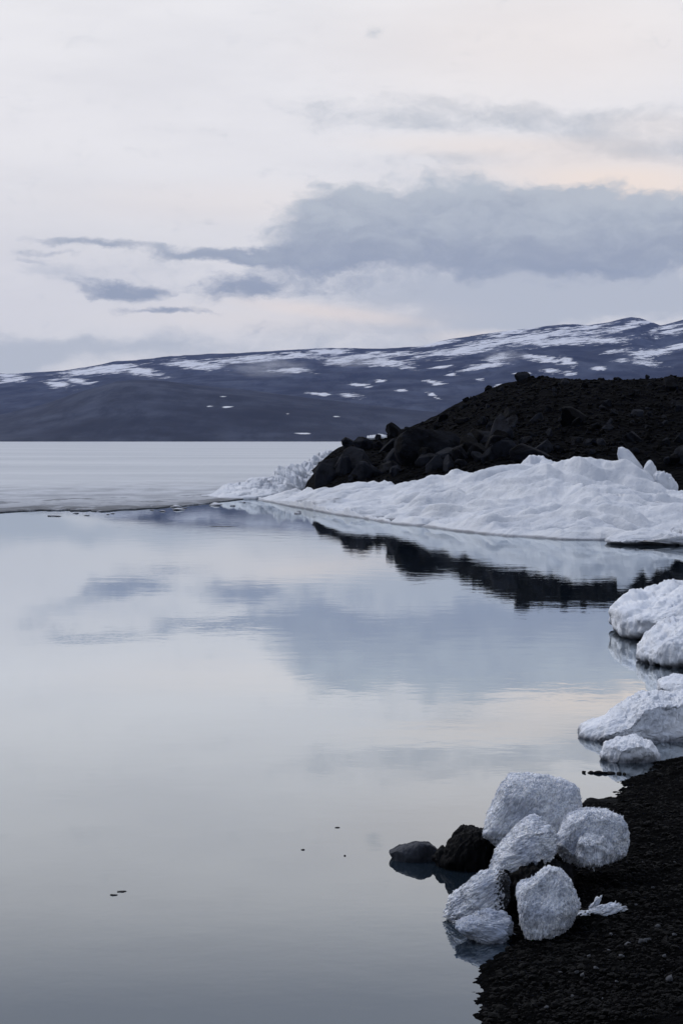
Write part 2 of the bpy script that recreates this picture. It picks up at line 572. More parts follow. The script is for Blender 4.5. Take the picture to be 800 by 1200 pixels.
M = dict(
    water=m_water(), lake_ice=m_lake_ice(),
    range=m_mountain("snow_streaked_fell", True), foot=m_mountain("bare_fell", True, 0.8),
    beach=m_dark_ground("black_volcanic_gravel", (0.0004, 0.0005, 0.0006), (0.0012, 0.0013, 0.0017), 14.0, 0.9, 0.012),
    hill=m_dark_ground("black_scree", (0.0005, 0.0006, 0.0008), (0.0016, 0.0018, 0.0023), 0.9, 0.9, 0.15),
    boulder=m_rock("dark_boulder_rock", (0.0010, 0.0012, 0.0016), (0.0125, 0.0142, 0.0195), 1.6, 0.85),
    rubble=m_rock("dark_rubble_rock", (0.0005, 0.0006, 0.0008), (0.0032, 0.0036, 0.0048), 0.7, 0.9),
    black_rock=m_rock("black_wet_rock", (0.002, 0.002, 0.0027), (0.005, 0.0054, 0.0066), 9.0, 0.7),
    grey_rock=m_rock("grey_wet_rock", (0.018, 0.02, 0.026), (0.04, 0.044, 0.055), 9.0, 0.5),
    pebble=m_rock("pale_pebble", (0.05, 0.053, 0.06), (0.13, 0.135, 0.15), 30.0, 0.6),
    gravel=m_rock("black_gravel_stone", (0.0006, 0.0007, 0.0009), (0.0036, 0.004, 0.005), 40.0, 0.7),
    snow=m_snow("old_bank_snow", 1.0, 0.06, 0.80), snow_near=m_snow("granular_floe_snow", 4.0, 0.02),
    ice=m_ice("granular_white_ice", 0.30, (0.80, 0.825, 0.88), along=0.2), ice_streak=m_ice("candled_white_ice", 0.35, (0.86, 0.88, 0.93), along=0.10), ice_clear=m_ice("clear_candled_ice", 0.45, (0.66, 0.70, 0.78)),
    ice_shaded=m_ice("shaded_candled_ice", 0.3, (0.24, 0.27, 0.34)),  # darker copy of the candled ice, the lower slab's shadow put into its colour
    twig=m_plain("dark_wet_twig", (0.012, 0.012, 0.014)),
)

# ------------------------------------------------------------------ the far setting
def px_of(v):
    """bearing and elevation of points as seen from the lake shore, in photo pixel units"""
    return 400 + FOC * v[:, 0] / v[:, 1], 516 - FOC * (v[:, 2] - CAM_H) / v[:, 1]


def build_mountains():
    crest = [(-1200, 470), (-700, 452), (-300, 445), (-100, 440), (0, 438), (75, 435), (130, 426), (200, 419), (250, 415), (300, 413.5),
             (370, 409), (450, 408), (490, 405.5), (530, 398), (600, 388), (640, 382), (660, 380.5), (690, 381.5), (712, 378), (738, 373), (748, 373.5), (760, 377),
             (772, 380.5), (800, 374), (850, 364), (950, 350), (1200, 360), (1700, 390), (2400, 440)]
    xs = np.linspace(-3600, 3600, 1300)
    ys = np.concatenate([np.linspace(5200, 9000, 240), np.linspace(9030, 11000, 24)])
    X, Y = np.meshgrid(xs, ys, indexing='ij')
    p2 = np.stack([X.ravel(), Y.ravel()], 1)
    DC = 9000.0
    bear = 400 + FOC * X.ravel() / Y.ravel()
    zc = (516 - interp(bear, crest, 1)) / FOC * DC + CAM_H
    s = np.clip((Y.ravel() - 5200) / (DC - 5200), 0, 1)
    prof = 0.80 * s ** 0.85 + 0.20 * s ** 3
    n = fbm(p2 / 900, 5, 3)
    rg = fbm(p2 / np.array([420, 1000]), 5, 11, ridged=True)
    z = zc * prof * (1 + 0.22 * n * (1 - s) + 0.12 * rg * s * (1 - s) * 2) + 7 * fbm(p2 / 160, 4, 5) * (0.4 + s)
    back = np.clip((Y.ravel() - DC) / 2000, 0, 1)
    z = np.where(Y.ravel() > DC, zc * (1 - back * 0.6) + 5 * fbm(p2 / 160, 4, 5), z)
    z = np.where(s <= 0, -4, z)
    v = np.stack([X.ravel(), Y.ravel(), z], 1)
    bx, by = px_of(v)
    # remembered drifts: (bearing, height in photo units, half length, half thickness, tilt)
    drifts = [(18, 445, 16, 3, 5), (10, 440, 12, 2, 0), (68, 450, 12, 3.5, -6), (95, 447, 13, 2.5, -8), (120, 435, 42, 3.4, 4), (168, 436, 22, 4, -10),
              (140, 430, 30, 2, 3), (235, 428, 26, 4, -6), (205, 426, 12, 2.2, 4), (305, 420, 64, 3.2, 4), (345, 417, 28, 3, 5), (340, 434, 26, 2.4, 0),
              (190, 450, 9, 1.6, 0), (262, 465, 5, 1.2, -8), (247, 476, 4, 1.2, 0), (266, 477, 6, 1.5, -5), (355, 508, 11, 1.3, 6),
              (452, 425, 26, 4, -3), (450, 416, 52, 2.6, 3), (385, 412, 22, 4, 0), (400, 424, 14, 3, 3), (537, 412, 42, 4, 8), (510, 403, 20, 2, 8),
              (560, 406, 55, 3, 8), (625, 396, 62, 6, 7), (590, 391, 30, 2.5, 9), (660, 400, 60, 5, 2), (700, 399, 34, 4.5, 2), (730, 384, 22, 3, 14),
              (755, 377, 16, 2.2, 6), (690, 384, 26, 2.6, 8), (560, 430, 24, 2.4, 8), (585, 419, 15, 3, 8), (640, 422, 16, 3.2, -5), (664, 424, 9, 4, -20),
              (618, 417, 8, 2, 0), (643, 435, 10, 3, -4), (614, 438, 9, 1.4, 0), (665, 438, 8, 2, 0), (750, 425, 22, 3, -6), (762, 414, 24, 3.5, 6),
              (795, 406, 14, 3.4, 10), (786, 390, 17, 3, 12), (780, 384, 20, 2, 14), (412, 464, 12, 2.4, -4), (507, 448, 11, 2.2, -10), (508, 464, 8, 2, -25),
              (445, 446, 6, 1.6, 0), (480, 431, 10, 1.8, 0), (515, 430, 12, 1.5, 4), (420, 451, 10, 1.6, -5), (470, 458, 5, 1.2, 0), (700, 432, 8, 1.4, 0),
              (720, 412, 12, 1.6, 10), (367, 461, 7, 1.2, 0), (380, 462, 5, 1.2, 0), (530, 440, 6, 1.4, 0), (590, 452, 8, 1.3, 0), (560, 445, 6, 1.2, 0),
              (840, 400, 40, 5, 8), (900, 385, 50, 5, 8), (-60, 448, 40, 4, 3), (-150, 455, 50, 4, 0), (960, 370, 40, 6, 5)]
    snow = np.full(len(v), -0.55)
    for (cx, cy, a, b_, tilt) in drifts:
        c_, s_ = math.cos(R(tilt)), math.sin(R(tilt))
        dx, dy = bx - cx, -(by - cy)
        u = (dx * c_ + dy * s_) / a
        w = (-dx * s_ + dy * c_) / b_
        snow = np.maximum(snow, 1.05 - 0.55 * (u * u + w * w) ** 0.55)
    snow = np.maximum(snow, -0.55)
    high = sstep(455, 400, by) * 0.42
    snow = np.maximum(snow, -0.55 + high)
    o = mesh_obj("mountains", v, grid_faces(len(xs), len(ys)), M['range'], attrs={'snow': snow})
    tag(o, "distant mountains streaked with snow across the lake", "mountains", kind='structure')

    crest2 = [(-1500, 480), (-600, 470), (-200, 486), (-60, 492), (0, 487), (40, 478), (75, 467), (110, 456), (135, 449), (155, 446.5), (190, 448),
              (230, 453), (300, 459), (350, 466), (420, 474), (500, 483), (600, 492), (800, 486), (1100, 470), (1800, 480), (2600, 490)]
    xs = np.linspace(-3000, 3000, 700)
    ys = np.concatenate([np.linspace(3900, 5200, 110), np.linspace(5220, 6200, 16)])
    X, Y = np.meshgrid(xs, ys, indexing='ij')
    p2 = np.stack([X.ravel(), Y.ravel()], 1)
    DC = 5200.0
    bear = 400 + FOC * X.ravel() / Y.ravel()
    zc = (516 - interp(bear, crest2, 1)) / FOC * DC + CAM_H
    shore = 3980 + 90 * vnoise(np.stack([X.ravel() / 500, 0 * X.ravel()], 1), 2)
    s = np.clip((Y.ravel() - shore) / (DC - shore), 0, 1)
    prof = np.sin(s * math.pi / 2) ** 1.15
    z = zc * prof * (1 + 0.14 * fbm(p2 / 420, 5, 23) * (1 - s)) + 4 * fbm(p2 / 110, 4, 25) * s
    back = np.clip((Y.ravel() - DC) / 1000, 0, 1)
    z = np.where(Y.ravel() > DC, zc * (1 - back) + 3 * fbm(p2 / 110, 4, 25), z)
    z = np.where(s <= 0, -4, z)
    v2 = np.stack([X.ravel(), Y.ravel(), z], 1)
    bx, by = px_of(v2)
    snow2 = np.full(len(v2), -1.5)
    for (cx, cy, a, b_) in ((262, 465, 6, 1.1), (247, 476, 4, 1.0), (267, 477, 6, 1.1), (276, 479, 3, 0.8), (355, 508, 12, 1.1), (338, 485, 4, 0.8), (395, 488, 5, 0.8)):
        snow2 = np.maximum(snow2, 1.0 - 0.8 * (((bx - cx) / a) ** 2 + ((by - cy) / b_) ** 2) ** 0.55)
    snow2 = np.maximum(snow2, -1.5)
    o = mesh_obj("foothills", np.stack([X.ravel(), Y.ravel(), z], 1), grid_faces(len(xs), len(ys)), M['foot'], attrs={'snow': snow2})
    tag(o, "dark bare foothill on the far shore of the frozen lake", "hill", kind='structure')


build_mountains()

# open water: one sheet under everything, out to the far shore
xs = np.array([-9000, -3000, -400, -60, -15, 0, 15, 60, 400, 3000, 9000.0])
ys = np.array([-200, -20, 0, 8, 20, 50, 100, 400, 2000, 4500, 5600.0])
X, Y = np.meshgrid(xs, ys, indexing='ij')
o = mesh_obj("water", np.stack([X.ravel(), Y.ravel(), 0 * X.ravel()], 1), grid_faces(len(xs), len(ys)), M['water'])
tag(o, "calm grey lake water mirroring the sky", "water", kind='structure')


# frozen sheet beyond the open water
def build_lake_ice():
    front = [(-1200, 640), (-500, 622), (-200, 611), (0, 603.5), (60, 601), (130, 597.5), (190, 592), (240, 588), (300, 584), (345, 574), (380, 566), (430, 560), (700, 552)]
    pts = np.array([W(a, b)[:2] for a, b in front])
    xs = np.unique(np.concatenate([np.linspace(-400, -45, 50), np.linspace(-45, 0, 420), np.linspace(0, 400, 60)]))
    fy = np.interp(xs, pts[:, 0], pts[:, 1])
    jag = fbm(np.stack([xs * 0.9, 0 * xs], 1), 6, 7, 0.65) * 3.2 + fbm(np.stack([xs * 0.16, 0 * xs], 1), 2, 9) * 4.0
    fy = fy + jag
    # growing steps away from the edge
    off = np.concatenate([[0, 0.02, 0.15], np.geomspace(0.35, 4200, 70)])
    nx, no = len(xs), len(off)
    v = np.zeros((nx, no + 1, 3))
    v[:, 1:, 0] = xs[:, None]
    v[:, 1:, 1] = fy[:, None] + off[None, :]
    v[:, 1:, 2] = 0.035
    v[:, 1, 2] = 0.015
    v[:, 0, 0] = xs
    v[:, 0, 1] = fy + 0.05
    v[:, 0, 2] = -0.1
    sp = np.clip((off - 50) / 1500, 0, 1)             # the sheet widens away from the viewer
    v[:, 1:, 0] *= 1 + sp[None, :] * 8
    flat = v.reshape(-1, 3)
    e = np.concatenate([[0], off])[None, :].repeat(nx, 0).ravel()
    amp = 0.035 * sstep(0.1, 1.0, e) * (1 - sstep(200, 600, e))
    flat[:, 2] += amp * fbm(flat[:, :2] * np.array([0.8, 0.5]), 4, 31)
    o = mesh_obj("lake_ice", flat, grid_faces(nx, no + 1), M['lake_ice'], attrs={'edge': e})
    tag(o, "flat grey white ice sheet covering the far lake", "ice", kind='structure')


build_lake_ice()

# ------------------------------------------------------------------ black beach (ground)
SHORE_PX = [(560, 1215), (564, 1185), (573, 1152), (579, 1130), (597, 1110), (590, 1085), (566, 1050), (576, 1026), (560, 1012), (556, 990), (575, 972),
            (640, 965), (688, 945), (716, 934), (738, 915), (768, 894), (806, 886), (860, 855), (930, 800), (985, 750), (1010, 700), (1000, 660), (960, 640)]
shore = [W(a, b)[:2] for a, b in SHORE_PX]
land = np.array([(-14, -20), (-6, -6), (-2.2, 2.0), (-0.6, 5.0), (0.25, 7.0)] + [tuple(p) for p in shore] + [(11.5, 60), (6, 76), (2, 86), (2, 150), (200, 150), (200, -20)])


def land_dist(p):
    """signed distance to the shoreline, positive on land"""
    d = np.full(len(p), 1e9)
    inside = np.zeros(len(p), bool)
    n = len(land)
    for i in range(n):
        a, b = land[i], land[(i + 1) % n]
        ab = b - a
        t = np.clip(((p - a) @ ab) / (ab @ ab), 0, 1)
        q = a + t[:, None] * ab
        d = np.minimum(d, np.hypot(p[:, 0] - q[:, 0], p[:, 1] - q[:, 1]))
        cond = (a[1] > p[:, 1]) != (b[1] > p[:, 1])
        with np.errstate(divide='ignore', invalid='ignore'):
            xi = a[0] + (p[:, 1] - a[1]) * ab[0] / (ab[1] if ab[1] != 0 else 1e-9)
        inside ^= cond & (p[:, 0] < xi)
    return np.where(inside, d, -d)


def ground_z(p):
    p = np.atleast_2d(np.asarray(p, float))
    d = land_dist(p)
    z = np.where(d > 0, 0.20 * d / (1 + 0.35 * d), np.maximum(0.35 * d, -0.9))
    near = np.exp(-np.maximum(p[:, 1] - 20, 0) / 20)
    z = z + 0.030 * fbm(p * 2.6, 4, 41) * near + 0.012 * fbm(p * 14, 3, 43) * near + 0.008 * fbm(p * 45, 2, 45) * near
    return z + 0.004


def build_ground():
    xs = np.concatenate([np.linspace(-40, -2, 14), np.linspace(-1.6, 0.3, 24), np.linspace(0.32, 3.4, 330), np.linspace(3.5, 12, 50), np.linspace(13, 200, 30)])
    ys = np.concatenate([np.linspace(-20, 6, 16), np.linspace(6.5, 8.3, 20), np.linspace(8.32, 18.5, 520), np.linspace(18.7, 60, 80), np.linspace(62, 150, 16)])
    X, Y = np.meshgrid(xs, ys, indexing='ij')
    p = np.stack([X.ravel(), Y.ravel()], 1)
    z = ground_z(p)
    o = mesh_obj("ground", np.stack([p[:, 0], p[:, 1], z], 1), grid_faces(len(xs), len(ys)), M['beach'])
    tag(o, "black gravel beach along the lake edge", "beach", kind='structure')


build_ground()

# ------------------------------------------------------------------ snow bank along the far shore of the cove
BANK = [  # photo column, waterline row, top row, depth of the top edge
    (303, 585.5, 584, 87), (318, 588, 579, 86), (345, 594, 572, 84), (370, 599, 568.5, 81), (400, 604, 567, 78), (430, 609, 565, 77), (460, 613, 561, 76), (470, 614, 558, 75),
    (500, 617, 553, 74), (520, 619.5, 556, 73.5), (540, 622, 547, 73), (570, 625.5, 541, 72), (600, 629, 538, 71), (620, 630.5, 536, 70.5), (640, 632, 533, 70),
    (660, 634, 540, 69.5), (680, 635, 535, 69), (710, 636, 535, 68), (738, 636, 546, 67), (755, 636.5, 555, 66), (770, 637, 562, 65), (785, 638, 568, 64.5),
    (800, 639, 569, 64), (860, 645, 574, 62), (960, 650, 578, 58), (1080, 660, 585, 54)]


def bank_top(px):
    y = interp(px, BANK, 3)
    py = interp(px, BANK, 2)
    return y, CAM_H - (py - 516) / FOC * y * 1.0


def build_bank():
    nu, nv = 1000, 340
    px = np.linspace(303, 1080, nu)
    fr = np.array([W(a, b) for a, b in zip(px, interp(px, BANK, 1))])
    yb, zb = bank_top(px)
    bk = np.stack([(px - 400) / FOC * yb, yb, zb], 1)
    vv = np.concatenate([np.linspace(-0.03, 1.0, nv - 20), np.linspace(1.02, 1.5, 20)])
    u, v = np.meshgrid(np.arange(nu), vv, indexing='ij')
    F, B = fr[u], bk[u]
    t = np.clip(v, 0, 1)
    P = F[..., :2] + (B[..., :2] - F[..., :2]) * v[..., None]
    zt = np.maximum(B[..., 2], 0.1)
    lip = np.minimum(0.28, zt * 0.5)
    prof = lip * sstep(-0.01, 0.05, v) + (zt - lip) * (0.75 * t + 0.25 * sstep(0.1, 0.9, t))
    over = np.clip((v - 1) / 0.5, 0, 1)
    z = prof * (1 - over ** 1.5) - over * 0.4
    p2 = np.stack([P[..., 0].ravel(), P[..., 1].ravel()], 1)
    # slabs pushed up the shore: slanting terraces, lumps and grain
    q = p2 @ np.array([[0.95, 0.30], [-0.30, 0.95]])
    w = np.stack([fbm(q * 0.3, 3, 50), fbm(q * 0.3 + 9, 3, 52)], 1)
    qa = q + 0.9 * w

    def billow(p, octv, seed, gain=0.5):
        a, acc, tot = 1.0, 0, 0
        for k in range(octv):
            acc = acc + a * np.abs(fbm(p * 2.07 ** k + 5.1 * k, 2, seed + k, 0.35)) * 2
            tot += a
            a *= gain
        return acc / tot
    terr = billow(qa * np.array([0.13, 0.50]), 4, 51, 0.36)
    lump = billow(qa * np.array([0.30, 0.60]), 4, 53, 0.36)
    fine = fbm(q * np.array([0.9, 1.6]), 5, 57, 0.55)
    terr, lump = terr - terr.mean(), lump - lump.mean()
    cutA = np.exp(-(fbm(qa * np.array([0.12, 0.60]), 3, 62, 0.3) / 0.07) ** 2)
    cutB = np.exp(-(fbm(qa @ np.array([[0.8, 0.6], [-0.6, 0.8]]) * np.array([0.2, 0.5]), 3, 64, 0.3) / 0.06) ** 2)
    fade = (sstep(0.0, 0.10, v) * 0.85 + 0.15).ravel() * np.clip(zt / 1.4, 0.12, 1).ravel()
    edge = (np.exp(-(np.clip(v - 1, -1, 1) / 0.10) ** 2)).ravel()
    furrow = billow(qa @ np.array([[0.94, 0.34], [-0.34, 0.94]]) * np.array([0.22, 1.15]), 3, 66, 0.5)
    furrow = furrow - furrow.mean()
    disp = ((0.44 * terr + 0.40 * lump) * (1 - 0.75 * edge) + 0.36 * furrow + 0.12 * fine + 0.05 * fbm(q * np.array([2.0, 3.4]), 3, 68, 0.6) - 0.08 * cutA - 0.08 * cutB - 0.30) * fade
    cr = billow(np.stack([p2[:, 0] * 0.75, p2[:, 1] * 0.3], 1), 4, 59, 0.55)
    cr = cr - cr.mean()
    disp = disp + edge * (0.55 * cr - 0.06) * np.clip(zt / 1.6, 0.1, 1).ravel()
    z = z.ravel() + disp
    # waterline scallops
    sc = fbm(np.stack([p2[:, 0] * 0.5, 0 * p2[:, 0]], 1), 3, 61) * 2.4
    y = p2[:, 1] + sc * (1 - t.ravel()) ** 9
    z = np.where(v.ravel() < 0, -0.25, z)
    o = mesh_obj("snow_bank", np.stack([p2[:, 0], y, z], 1), grid_faces(nu, nv), M['snow'])
    tag(o, "long white snow bank running below the dark rocky hill to the water", "snow bank")


build_bank()

# ------------------------------------------------------------------ rocky hill
HILL = [(300, -1.2), (335, -0.8), (352, -0.2), (362, 0.7), (380, 1.55), (396, 2.05), (410, 2.30), (440, 2.52), (470, 2.85), (485, 3.15), (500, 3.40), (522, 3.85), (545, 4.35),
        (568, 4.85), (590, 5.15), (612, 5.38), (650, 5.50), (700, 5.46), (760, 5.55), (800, 5.5), (900, 5.3), (1100, 5.2), (1500, 5.0), (2200, 4.0)]


def hill_z(p):
    bear = 400 + FOC * p[:, 0] / np.maximum(p[:, 1], 1)
    px_c = 400 + FOC * p[:, 0] / 100.0
    zc = interp(px_c, HILL, 1)
    yb, zb = bank_top(np.clip(bear, 303, 1080))
    yb = yb - 3.0
    zb = np.maximum(zb - 1.0, -0.5)
    t = np.clip((p[:, 1] - yb) / (100 - yb), -0.3, 1)
    tt = np.clip(t, 0, 1)
    z = zb + (zc - zb) * (0.55 * np.sin(tt * math.pi / 2) + 0.45 * tt)
    z = np.where(t < 0, zb + t * 8, z)
    back = np.clip((p[:, 1] - 104) / 34, 0, 1)
    z = z * (1 - back) - back * 1.2
    rough = fbm(p * 0.35, 4, 71) * 0.28 + fbm(p * 1.3, 4, 73) * 0.14
    return z + rough * np.clip((zc + 0.5) / 2, 0.1, 1) * (0.65 + 0.35 * (1 - tt))


def build_hill():
    xs = np.concatenate([np.linspace(-6, 22, 420), np.linspace(22.3, 90, 90)])
    ys = np.concatenate([np.linspace(55, 106, 380), np.linspace(107, 140, 24)])
    X, Y = np.meshgrid(xs, ys, indexing='ij')
    p = np.stack([X.ravel(), Y.ravel()], 1)
    o = mesh_obj("rocky_hill", np.stack([p[:, 0], p[:, 1], hill_z(p)], 1), grid_faces(len(xs), len(ys)), M['hill'])
    tag(o, "black scree hill rising behind the snow bank", "hill", kind='structure')


build_hill()
rng = np.random.default_rng(5)


def rock_mesh(name, seed, mat, level=4, cuts=14, rough=0.05, squash=(1, 1, 1), smooth=True):
    """a boulder: a ball cut by random planes, its corners worn, then roughened"""
    r = np.random.default_rng(seed)
    n, f = ico(level)
    m = r.normal(size=(cuts, 3))
    m /= np.linalg.norm(m, axis=1)[:, None]
    k = r.uniform(0.52, 0.80, cuts)
    dots = np.maximum(n @ m.T, 1e-3)
    rad = k[None, :] / dots
    rr = -np.log(np.exp(-rad * 60).sum(1) + math.exp(-60 * 1.15)) / 60
    v = n * rr[:, None]
    v = v * (1 + rough * fbm(v * 2.2 + seed, 4, seed)[:, None] + 0.4 * rough * fbm(v * 7 + seed, 3, seed + 9)[:, None])
    v = v * np.array(squash)
    me = mesh_obj(name, v, f, mat, smooth=smooth)
    return me


def copy_obj(src, loc, rot, scale):
    o = src.copy()
    COL.objects.link(o)
    o.location = tuple(loc)
    o.rotation_euler = rot
    o.scale = scale
    return o


def build_boulders():
    protos = [rock_mesh("boulder", 100 + i, M['boulder'], 4, 17, 0.05, smooth=False) for i in range(9)]
    used = [False] * len(protos)

    def put(px, y, size, label, group, rs=None, lift=0.15):
        x = (px - 400) / FOC * y
        z = hill_z(np.array([[x, y]]))[0]
        i = int(rng.integers(len(protos)))
        s = np.array(rs if rs else rng.uniform(0.7, 1.25, 3)) * size
        rot = tuple(rng.uniform(0, 6.28, 3)) if rs is None else (rng.uniform(-.3, .3), rng.uniform(-.25, .25), rng.uniform(0, 6.28))
        loc = (x, y, z + lift * s[2])
        if used[i]:
            o = copy_obj(protos[i], loc, rot, tuple(s))
        else:
            o = protos[i]
            used[i] = True
            o.location, o.rotation_euler, o.scale = loc, rot, tuple(s)
        for k in ('group',):
            if k in o:
                del o[k]
        tag(o, label, "boulder", group)
        return o

    def place(px, py, size, label, group=None, rs=None, lift=0.1):
        # walk the sight line to where it meets the hill
        for y in np.arange(70, 104, 0.25):
            q = W(px, py, y=y)
            if hill_z(q[None, :2])[0] > q[2]:
                break
        return put(px, y, size, label, group, rs, lift)

    # boulders one can single out
    place(669, 497, 0.62, "large rounded grey boulder alone in the middle of the dark slope", None, (1.15, 1, 1.0), 0.3)
    place(570, 517, 0.70, "flat slab boulder lying on the slope left of the rounded boulder", None, (1.3, .8, .45), 0.25)
    place(574, 538, 0.36, "small round boulder just above the snow bank under the flat slab", None, (.9, .9, 1.1), 0.4)
    place(617, 540, 0.75, "broad low boulder poking out behind the snow bank crest", None, (1.2, 1, .7), 0.3)
    place(800, 556, 0.5, "dark boulder behind the broken ice chunks at the right edge", None, (.9, .9, 1.2), 0.3)
    place(406, 524, 0.42, "dark round boulder topping the lower left tip of the hill", None, (1.1, 1, .9), 0.6)
    place(424, 527, 0.62, "boulder second from the hill tip with a flat grey top", None, (1.2, .9, .9), 0.4)
    place(414, 548, 0.95, "big blunt boulder with a pale grey face at the hill toe", None, (1.2, .9, .8), 0.25)
    place(512, 536, 1.15, "largest boulder at the hill toe with a sloping broad face", None, (1.3, 1, .9), 0.2)
    place(476, 530, 0.75, "wedge boulder between the two big ones at the hill toe", None, (1.2, 1, .7), 0.25)
    place(540, 546, 0.32, "small pale boulder touching the snow bank top edge", None, (1.2, .9, .6), 0.4)
    place(378, 556, 0.55, "low dark boulder where the hill toe meets the ice ridge", None, (1.2, 1, .7), 0.3)
    place(610, 446, 0.36, "upright boulder standing highest on the skyline of the hill", None, (1.1, .9, 1.0), 0.3)
    place(571, 455, 0.26, "small knob boulder on the skyline where the hill starts to drop", None, (1.1, .9, .9), 0.3)
    # toe of the hill: big tumbled blocks
    n = 0
    while n < 46:
        px, py = rng.uniform(372, 600), rng.uniform(512, 566)
        top = np.interp(px, [372, 400, 440, 500, 560, 600], [552, 526, 516, 500, 486, 500])
        low = interp(px, BANK, 2) - 1
        if not top < py < low:
            continue
        place(px, py, rng.uniform(0.28, 0.75), "dark tumbled boulder among the heap at the toe of the hill", "tumbled boulders at the toe of the hill", None, 0.12)
        n += 1
    # skyline rocks
    for px in np.sort(rng.uniform(436, 830, 40)):
        if 590 < px < 632 or 560 < px < 580:
            continue
        put(px, rng.uniform(97.5, 101.5), rng.choice([0.14, 0.18, 0.24, 0.30], p=[.4, .35, .2, .05]) * (1.3 if px < 560 else 1), "dark boulder breaking the skyline of the hill", "boulders along the skyline of the hill", None, 0.35)
    # the rest of the slope
    n = 0
    while n < 110:
        px, py = rng.uniform(470, 830), rng.uniform(450, 566)
        top = 516 - (interp(px, HILL, 1) - CAM_H) / 100 * FOC + 6
        low = interp(px, BANK, 2)
        if not top < py < low:
            continue
        place(px, py, rng.choice([0.14, 0.2, 0.28, 0.42], p=[.4, .3, .2, .1]), "dark boulder half sunk in the scree slope above the snow bank", "boulders scattered over the scree slope", None, 0.12)
        n += 1


build_boulders()


def stone_field(name, pts, sizes, mat, label, cat, seed, squash=0.65):
    """uncountable small stones: one object"""
    r = np.random.default_rng(seed)
    n0, f0 = ico(1)
    k = len(n0)
    N = len(pts)
    V = np.zeros((N, k, 3))
    for i in range(N):
        a = r.normal(size=(3, 3))
        q, _ = np.linalg.qr(a)
        jit = n0 * (1 + r.uniform(-0.28, 0.28, (k, 1)))
        V[i] = (jit * r.uniform(0.6, 1.2, 3)) @ q * np.array([1, 1, squash]) * sizes[i] + pts[i]
    F = (f0[None] + (np.arange(N) * k)[:, None, None]).reshape(-1, 3)
    o = mesh_obj(name, V.reshape(-1, 3), F, mat, smooth=False)
    tag(o, label, cat, kind='stuff')
    return o


# rubble on the hill
px = rng.uniform(380, 840, 5200)
yy = rng.uniform(70, 100, 5200)
p = np.stack([(px - 400) / FOC * yy, yy], 1)
stone_field("rubble", np.column_stack([p, hill_z(p) + 0.02]), rng.gamma(2.0, 0.03, len(p)).clip(0.03, 0.16), M['rubble'],
            "loose dark rubble covering the hill slope", "rubble", 3)

# snow patches on the hill skyline (left)
n, f = ico(4)
for (px, py, a, c, lab) in ((443, 513.5, 0.55, 0.16, "long snow patch lodged behind the boulders on the left hill edge"),
                            (459, 509, 0.24, 0.12, "small snow patch beside the longer one on the left hill edge")):
    v = n * np.array([a, 0.5, c])
    v += 0.10 * np.stack([0 * n[:, 0], 0 * n[:, 0], fbm(n * 3 + px, 3, 7)], 1)
    o = mesh_obj("snow_patch", v, f, M['snow'], loc=W(px, py, y=99.0))
    tag(o, lab, "snow patch")


# ------------------------------------------------------------------ ice ridge pushed up against the hill on the left
def build_ice_ridge():
    T = [(236, 583.5, 582), (250, 584, 578), (262, 584.5, 570), (285, 585, 566), (300, 585, 562), (318, 584, 555), (335, 582, 548), (350, 580, 543), (370, 578, 536), (390, 576, 528), (402, 575, 526), (420, 574, 534)]
    nu, nv = 420, 90
    px = np.linspace(236, 420, nu)
    fr = np.array([W(a, b) for a, b in zip(px, interp(px, T, 1))])
    yb = fr[:, 1] + np.interp(px, [236, 300, 400, 420], [3, 6, 7, 7])
    zb = np.array([W(a, b, y=c)[2] for a, b, c in zip(px, interp(px, T, 2), yb)])
    xb = (px - 400) / FOC * yb
    vv = np.concatenate([np.linspace(-0.05, 1, nv - 20), np.linspace(1.03, 2.0, 20)])
    u, v = np.meshgrid(np.arange(nu), vv, indexing='ij')
    x = fr[u, 0] + (xb[u] - fr[u, 0]) * v
    y = fr[u, 1] + (yb[u] - fr[u, 1]) * v
    t = np.clip(v, 0, 1)
    over = np.clip(v - 1, 0, 1)
    z = np.maximum(zb[u], 0.05) * (0.15 * sstep(-.05, .05, v) + 0.85 * t ** 0.9) * (1 - over ** 1.3) - over * 0.3
    p2 = np.stack([x.ravel(), y.ravel()], 1)
    w1 = fbm(p2 * 0.5, 3, 81)
    d1, d2, rid = cells(p2 * np.array([1.5, 0.8]) + 0.5 * w1[:, None], 83)
    e1, e2, rid2 = cells(p2 * np.array([3.8, 2.2]), 85)
    h = np.clip(zb[u].ravel() / 1.6, 0.05, 1) * (sstep(0.0, 0.25, v)).ravel() * (1 - over.ravel())
    z = z.ravel() + h * (0.45 * (rid - 0.5) + 0.22 * (rid2 - 0.5) + 0.3 * (0.45 - d1) + 0.12 * (0.4 - e1) + 0.25 * w1)
    z = np.where(v.ravel() < 0, -0.2, z)
    o = mesh_obj("ice_ridge", np.stack([p2[:, 0], p2[:, 1], z], 1), grid_faces(nu, nv), M['snow'])
    tag(o, "jagged white ice ridge heaped against the left toe of the hill", "ice ridge")


build_ice_ridge()


